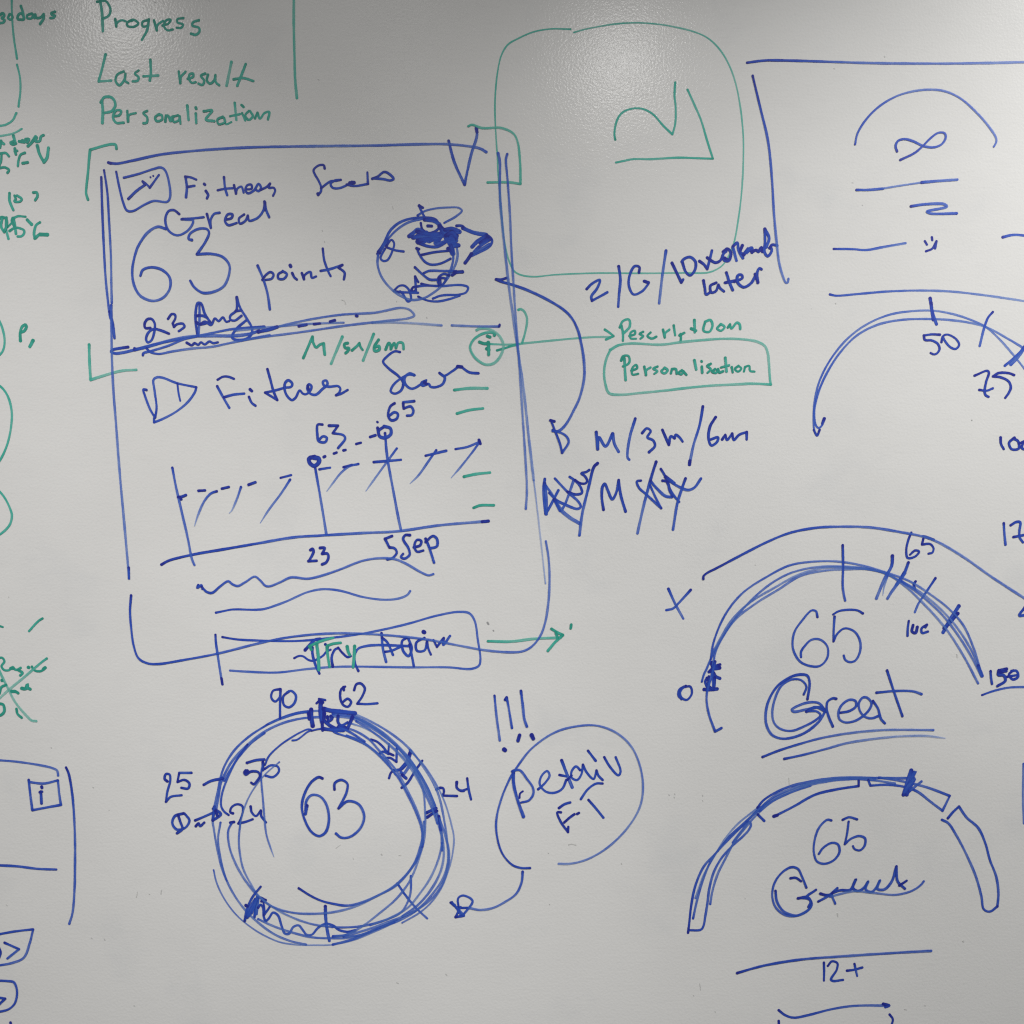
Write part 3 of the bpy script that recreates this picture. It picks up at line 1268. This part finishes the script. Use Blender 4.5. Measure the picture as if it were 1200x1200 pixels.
# ---- the segmented gauge at the lower right
g3 = draw('gauge_sketch', 'blue segmented half circle gauge, lowest of the gauges', 'blue', '''
@800 900 8
3/.9/.7 50,1545 62,1450 80,1290 120,1100 200,920 300,810 400,700 520,580 605,500
2.4/.4 120,1220 200,1000 300,820 400,660 520,520 690,385
2.8/.7 98,1410 130,1260 180,1080 260,880 340,760 440,640 560,530 700,400
3/.85/.6 52,1520 170,1515 195,1480 212,1390 230,1280 250,1130 290,980 360,850 450,745 570,635 620,580 640,530 625,505 560,580 470,700
2.8/.6 258,1275 280,1150 330,990 400,850 480,700 620,520 700,430 830,320 1000,235 1200,165
3/.85/.6 700,372 760,300 880,225 1010,170 1200,125 1400,95 1600,88 1800,92 2100,95
5/.55/.5 720,390 860,290 1000,225 1200,150 1400,110 1600,95 1800,105
3/.6 600,500 700,400 860,265 1060,180 1300,125 1560,100 1800,115 1990,145
3.4 705,435 765,495
#33
3.2/.85 30,226 120,180 220,125 320,100 425,84! 425,58
4 27,226 45,220
3 470,56 480,82! 560,78 640,88 700,110 760,156 818,200! 852,130! 760,95 690,75 600,56 520,44
3 843,235 868,205 895,180! 930,230 985,280 1018,350 1040,430 1070,510 1080,590 1075,648! 1040,672 1012,662 1000,600 975,510 930,405 880,310 845,258 815,242
''')
draw('gauge_needle', 'thick scribbled mark on the top right of the arc', 'blue', '''
#33
4.4 672,10 655,60 635,125! 690,15 665,70 650,125! 685,50 640,110
3 660,110 720,62
''', g3)
draw('gauge_number', 'blue number 65 inside the lowest gauge', 'blue', '''
#33
2.8/.8 297,245 278,242 240,278 218,340 215,395 230,437 265,448 310,430 335,392 328,358 300,350 260,372 238,402
2.8/.85 350,242 380,230 418,240
2.8/.8 378,250 370,310 360,356! 390,330 430,318 455,330 452,365 430,385 405,378 398,365
''', g3)
draw('handwritten_word', 'scrawled blue word "Great" inside the lowest gauge', 'blue', '''
#33
2.8/.8 180,560 160,510 140,472 110,464 65,490 30,540 20,600 38,655 85,690 140,690 190,662 205,640 195,615 140,608
3/.8 35,575 42,625 75,672 140,690 200,652 198,620 180,605 225,570
3 105,516 130,514 155,530
3.2 140,610 185,605 200,625 190,650
3 235,625 280,600 325,562! 300,590 315,635
3 245,588 275,595 300,590
3.2 300,585 340,572 385,570 412,520 398,560 420,575 450,560 470,530 458,568 485,580 510,555 525,525 512,565 545,568 580,530 602,460! 608,530 642,565
3 615,550 650,527
2.6/.55/.6 290,602 400,577 500,585 600,593 680,572 718,545 730,530
''', g3)
draw('underline', 'blue line below the lowest gauge', 'blue', '''
#33
3/.9/.6 -145,960 -60,935 0,921 150,897 400,878 600,865 765,856
''', g3)
draw('handwritten_number', 'blue note "12+" under the line', 'blue', '''
#33
3 262,912 263,950 262,997
3 280,928 300,906 325,915 322,945 295,992 305,998 352,993
3 370,950 405,945 442,935
3 405,918 418,975
''', g3)
draw('bracket_line', 'blue curved bracket cut by the bottom edge', 'blue', '''
#33
3/.9/.6 50,1135 80,1158 120,1170 180,1160 300,1130 400,1115 560,1113
3.6 540,1106 568,1113 550,1120
3 570,1155 585,1178 575,1215
3 50,1185 52,1225
''')

draw('pen_line', 'faint blue upright line cut by the right edge', 'blue', '''
#33
2.6/.5 1198,-20 1196,60 1195,160 1199,260
''')

# ---- the ring
ring = draw('ring_sketch', 'blue ring of many overlapping loops around the number 63', 'blue', '''
@240 815 8
2/.6/.4 83,1635 110,1750 180,1900 290,2050 430,2170 560,2250 700,2310 850,2335 1050,2340 1200,2335 1400,2290 1600,2210 1840,2100
2.8/.6/.5 1200,2335 1400,2280 1600,2195 1840,2100 2000,2000 2150,1840 2240,1700 2280,1550 2275,1400 2250,1200 2180,900 2050,670 1920,500 1760,365 1580,255 1400,175 1200,142 1000,147 860,165 700,218 590,270
3.6 1000,147 860,167 700,220 600,265
2.8/.75/.5 590,270 420,380 280,510 190,650 145,780 118,920 88,1060 75,1180 85,1250 110,1400 150,1580 200,1720 270,1860 370,2000 480,2110 640,2230 800,2300 950,2335
2.8/.6 500,2095 640,2160 800,2215 1000,2265 1200,2275 1350,2270 1550,2215 1800,2100
3/.65 1200,205 1000,205 850,225 700,270 560,340 400,460 260,610 190,730 150,820 130,950 105,1080
3/.65 560,350 440,440 330,560 250,680 180,800
2.6/.8 400,460 300,600 230,740 180,860 155,960 155,1040 185,1090 225,1120
2.4/.6 148,1190 125,1340 140,1480 172,1625 205,1735
3.2/.65 1200,170 1400,205 1600,310 1750,430 1900,580 2030,760 2130,960 2190,1150 2220,1300 2225,1450
2.2/.45 1360,258 1480,297 1620,370 1760,480 1880,600 1960,700 2040,840 2110,980 2145,1060
3/.55 1180,190 1400,220 1600,325 1780,460 1930,630 2060,840 2150,1040 2190,1200 2230,1350 2240,1500 2210,1650 2120,1820 1990,1970 1850,2070
3/.6 1380,185 1540,262 1700,372 1840,500 1960,650 2080,850 2160,1030
2.6/.55 1420,240 1560,330 1700,440 1830,560 1950,710 2050,890 2130,1060 2180,1200
2.8/.6 1330,375 1450,420 1560,490 1690,610 1790,740
2.6/.6 1300,2260 1450,2245 1620,2180 1780,2120
2/.5 1920,510 2060,660 2170,830 2250,1000 2310,1200 2336,1340 2320,1500 2280,1650 2220,1800 2130,1930 2020,2030 1850,2130
2.8/.6 2200,1150 2260,1330 2290,1480 2270,1640 2220,1780 2130,1900 2000,2000 1880,2060 1700,2130 1500,2200 1350,2240 1200,2255
2.6/.65 1200,2165 1250,2172 1400,2168 1550,2145 1740,2085 1840,2030 1900,1940 1930,1840 1932,1690
2.6/.55 1200,2258 1290,2250 1370,2222 1480,2160 1650,2030 1800,1900 1920,1740 2000,1550 2055,1350 2068,1200 2065,1080 2050,900 2000,760 1930,630 1800,470
2.6/.5 1550,2150 1700,2100 1900,1990 2020,1850 2120,1700 2195,1520 2225,1380
2.8/.6 250,1200 222,1260 222,1360 250,1480 340,1670 470,1845 620,1970 800,2030 1000,2045 1200,2030 1400,1980 1600,1885 1800,1775 1950,1600 2015,1480 2040,1340 2030,1200 1960,1010 1880,850 1800,710 1720,610 1640,520 1540,410 1420,335 1290,290
2.4/.55 335,1180 320,1350 330,1480 360,1620 430,1760 500,1870 650,1990 800,2070 1000,2140 1200,2170
2.6/.7 2040,1420 2044,1330 2020,1200 1960,1050 1880,890 1800,750 1700,630 1600,530 1490,450 1350,390 1220,345 1190,320
2.8/.9/.5 880,1805 1000,1880 1100,1925 1200,1950 1330,1968 1450,1945 1600,1885 1800,1765 1960,1580 2020,1420 2050,1280 2055,1180
2.2/.8 565,650 600,570 700,470 800,400 900,342 970,315 1000,322 960,342 900,390 860,415 820,420
2.2/.8 1000,330 1045,318 1095,310
2.4/.8/.5/1 550,628 530,720 532,820 545,960 560,1150 578,1300 615,1420 648,1510
1.8/.5 700,622 600,705 520,790 430,920 372,1050 340,1170 325,1260
3/.7 1250,290 1350,335 1500,430
''')
draw('ring_hatching', 'dense blue hatching and zigzag in the lower left of the ring', 'blue', '''
@240 815 8
3/.85 375,2112 400,1990 450,1885 525,1790
3.6 385,1965 400,1975
3 390,2080 420,1990 475,1905! 430,2045 400,2080! 495,1890 440,2040
3.2 480,1930 465,2080! 500,1910 485,2050
3.2 490,1890 525,1895 570,1918! 530,1930
3/.8 500,1990 525,1960 545,1990 552,2070 572,2112 600,2090 640,2035 685,2060 720,2160 750,2230 790,2232 830,2170 880,2155 920,2200 955,2242 1005,2240 1060,2180 1130,2140 1200,2155 1260,2198 1340,2215 1410,2200
2.6 545,1920 560,2000 555,2060! 610,1980
''', ring)
draw('ring_tick', 'heavy blue ticks, chevrons and blots across the ring', 'blue', '''
@240 815 8
3.8 1130,1975 1135,2100 1150,2210 1168,2300
--
2.8/.85/.5 1805,1760 1880,1870 1980,1990 2085,2090
--
3/.95 1845,865 1900,820 1970,710 2040,610
--
4 1930,520 1900,620 1840,690 1770,702
4.4 1925,540 1890,640 1830,695 1920,600
3 1770,702 1745,725 1727,775
4/.6 1925,650 1860,735 1840,720
--
2.8 1558,412 1610,430 1670,480 1720,548! 1727,452
2.8 1637,545 1670,525 1725,548
2.8 1700,585 1740,585 1797,622! 1800,492
2.8 1735,545 1770,560
3.6 1850,742 1888,775
--
3.6 2080,1098 2170,1055
3.6 2085,1140 2130,1110 2178,1080
--
3.8 2195,1130 2203,1190 2213,1260
--
5 998,130 1000,200 1012,285
4 975,165 980,220
--
3 1048,72 1085,35! 1130,42
3 1072,32 1085,60 1110,65
5.4 1088,60 1085,150 1100,250
4 1100,250 1105,325
5.2 1115,125 1180,140 1280,150 1410,165
4.4 1120,165 1120,230 1160,270 1230,310 1320,300
3.4 1150,195 1160,240 1195,215 1180,190
3.4 1250,190 1250,250 1280,280 1340,250
4.2 1385,200 1360,260 1335,315
4.6 1110,310 1200,322 1300,325
''', ring)
draw('ring_number', 'blue 63 in the middle of the ring', 'blue', '''
#13
3.2/.95/.75 312,48 295,42 260,65 228,120 215,180 228,240 260,298 295,318 325,302 342,245 330,170 300,132 262,126 238,150 232,200
3.6 240,175 232,215
3.2/.95/.7 368,100 370,70 400,55 428,72 425,112 387,188! 430,155 480,168 507,222 490,280 440,322 400,325 375,306
''', ring)
draw('ring_number', 'blue 50 on the inner left line of the ring', 'blue', '''
@240 815 8
3.2 395,630 480,605 560,598
3 385,700 370,720 385,740 430,712 500,716 518,750 490,800 460,830 435,815
4.2 380,715 400,705
3 560,690 620,655 685,668 695,710 640,765 570,752
3.4 545,625 545,700
''', ring)
draw('ring_number', 'blue 24 inside the left of the ring', 'blue', '''
@240 815 8
3 265,1105 240,1095 250,1050 300,1020 350,1035 358,1080 335,1160 315,1200! 380,1185 450,1160
3 430,1040 440,1095 480,1130 525,1078! 530,1130 575,1190
3.6 240,1192 275,1185
''', ring)
draw('ring_number', 'blue 24 crossing the right of the ring', 'blue', '''
@240 815 8
3.2 2170,880 2195,868
3 2205,865 2235,870 2242,905 2228,938! 2365,942
3 2360,810 2362,860 2395,892 2430,895
#13
3.2 942,65 942,95 965,105 990,98
3.2 990,48 997,100 1008,147
''', ring)
draw('ring_number', 'blue 90 above the left of the ring', 'blue', '''
#12
3 112,830 80,838 72,870 90,888 112,865 115,830! 113,900 113,968
3 155,840 128,865 132,905 155,915 180,895 187,860 165,838 145,845
''', ring)
draw('ring_number', 'blue 62 above the top of the ring', 'blue', '''
#12
3 418,818 400,830 395,870 410,905 432,912 446,890 430,875 405,892
3.6 410,820 412,835
3 460,835 470,808 490,803 510,825 500,860 475,898! 520,900 570,896
''', ring)
draw('ring_number', 'blue 25 with a dash left of the ring', 'blue', '''
#03
3 785,62 772,50 778,28 795,30 798,60 785,110 778,158! 800,135 852,127
3 898,22 840,22
3 840,25 832,65! 865,55 888,72 882,95 850,92
3.2/.85 955,78 990,60 1045,48
''', ring)
draw('ring_number', 'blue crossed zero with an arrow left of the ring', 'blue', '''
#03
3.2 860,212 820,225 808,258 830,288 870,278 888,245 865,212
3.2 835,220 845,250 855,285 830,305
3.2 915,245 955,228 1000,208
3 918,272 932,258 938,272 958,255
3.4 1000,190 1035,215 998,245! 1005,180
3.6 1010,200 1020,225
''', ring)

# ---- bubble and exclamation marks
draw('exclamation_mark', 'first of the three blue exclamation marks from the left, with the roundest dot', 'blue', '''
#12
3 1118,860 1128,960 1143,1070
5.6 1163,1112 1168,1116
''', None, 'exclamation marks over the bubble')
draw('exclamation_mark', 'middle one of the three blue exclamation marks', 'blue', '''
#12
3 1168,880 1175,868! 1185,920 1200,1012
4.4 1236,1045 1228,1072
''', None, 'exclamation marks over the bubble')
draw('exclamation_mark', 'last of the three blue exclamation marks, nearest the bubble', 'blue', '''
#22
3.2 42,838 50,900 58,970 70,1005
4.8 92,1045 100,1062
''', None, 'exclamation marks over the bubble')
bub = draw('speech_bubble', 'blue open oval bubble right of the ring', 'blue', '''
#23
2.6/.85/.45 85,468 40,467 0,452 -45,400 -70,320 -73,240 -45,130 0,30 20,0 90,-90 200,-167 300,-196 400,-199 490,-165 560,-100 600,-10 614,90 600,180 545,275 450,370 350,428 270,448 218,448
2.8/.7/.55 50,485 45,535 20,588 -30,625 -90,655 -150,664 -200,655
''')
draw('handwritten_word', 'blue words "Detail FT" inside the bubble', 'blue', '''
@590 865 8
4 95,305 95,420 130,570 188,735
2.8/.75 80,310 150,298 220,380 275,460 280,520 240,580 165,602
2.8 150,560 155,520 182,498
3/.8 325,480 390,420 432,350 410,308 360,350 340,430 395,500 475,512 550,475 590,390
4 545,208 600,350 645,462
3.2 525,345 590,358
3/.8 720,300 680,265 640,310 640,370 690,392 730,340 745,248! 780,320 845,382 872,302! 890,350 930,392
3 600,390 640,350
3.2 793,118 865,212
3.2 945,178 1000,270 1078,348 1098,310 1052,178
3 930,425 870,425 790,480 725,572
3.2 797,578 860,650 937,745
3 520,655 570,620 627,602
3 540,695 505,695 535,780 605,880! 608,830
3.4 570,790 620,745 665,712
3 690,710 708,700
''', bub)
draw('arrow_head', 'small scribbled blue arrow head pointing at the ring', 'blue', '''
#13
2.8 912,630 940,652 1000,655
2.8 950,655 948,610 970,597 1015,622 970,690
3 930,640 965,695
3.2 935,698 975,692
2.6 918,628 975,690
2.6 935,698 960,650
''', bub)

# ---- lower left sketches
low = draw('card_outline', 'blue rounded card corner cut by the left edge', 'blue', '''
#03
2.8/.65/.55 -20,-38 80,-30 180,-15 240,-2 268,12 273,35
3/.9/.6 310,-3 322,25 340,130 351,300 352,450 350,560 340,680 325,730
3/.75 -15,455 80,460 180,472 265,475
''')
draw('info_icon', 'blue square with a letter i inside', 'blue', '''
#03
3 135,55 142,120 152,197! 215,185 286,172! 278,120 272,57! 205,72 138,65
3.4 192,110 195,165
3.2 186,113 198,110
3.4 196,87 197,92
''', low)
draw('button_sketch', 'blue slanted button with a chevron, upper of the pair', 'blue', '''
#03
2.8 -15,780 70,765 156,755! 140,820 112,888 60,912 -15,926
3 22,818 90,848! 35,892
3 -5,840 4,865 -5,892
''', None, 'buttons with chevrons')
draw('button_sketch', 'blue rounded button with a chevron, lower of the pair', 'blue', '''
#03
2.8 -15,995 40,998 65,1003 78,1030 80,1065 68,1105 40,1130 -15,1144
3 -12,1115 25,1080! -12,1074
3 50,1192 55,1225
''', None, 'buttons with chevrons')

# ---- stray specks of dried ink
specks = draw('ink_speck', 'dark specks of dried ink scattered over the surface', 'grey', '''
#11
1.0/.15 412,208 418,214 420,226
0.8/.15 402,205 408,207
0.8/.15 468,265 472,272
1.1/.15 800,288 802,292
0.8/.15 658,212 660,216
#12
2.4/.9 1085,518 1090,526
1.6/.9 1112,555 1114,557
#23
1.3/.15 265,360 280,357 300,362
1.1/.15 735,125 738,128
1.1/.15 762,120 764,124
1.1/.15 760,136 762,140
1.1/.15 893,128 894,132
1.1/.15 893,152 895,155
1.3/.15 512,447 515,450
1.0/.15 175,638 177,642
1.0/.15 170,398 172,400
1.0/.15 1092,610 1095,612
1.0/.15 850,1065 853,1068
1.0/.15 880,1010 884,1040
1.0/.15 952,1140 953,1144
#13
1.4/.15 588,403 591,408
0.8/.15 670,408 680,410
0.8/.15 375,375 395,360
0.8/.15 455,420 457,428
1.3/.15 890,965 895,970
1.0/.15 660,1005 668,1008
#03
1.0/.15 436,90 440,92
1.0/.15 640,605 645,580
1.0/.15 700,590 703,592
1.0/.15 755,590 758,570
1.1/.15 490,800 492,806
1.0/.15 430,795 432,799
1.0/.15 30,640 35,645
1.0/.15 628,1112 632,1114
#33
1.3/.15 913,810 917,814
1.0/.15 735,1112 738,1114
1.0/.15 640,1130 650,1132
1.1/.15 325,680 328,695
1.0/.15 98,45 100,75
#31
1.3/.15 955,767 957,770
1.0/.15 316,220 319,224
#30
1.1/.15 547,264 549,267
1.0/.15 310,320 312,322
1.0/.15 395,855 400,856
#22
1.0/.15 1140,246 1142,248
#32
1.0/.15 885,665 888,682
#02
1.1/.15 240,1104 242,1107
1.0/.15 40,398 42,400
#00
1.0/.15 725,10 730,14
#10
0.8/.15 290,372 296,376
0.8/.15 640,968 643,980
1.0/.15 310,1080 312,1084
1.0/.15 320,1130 322,1136
''')

specks['kind'] = 'stuff'
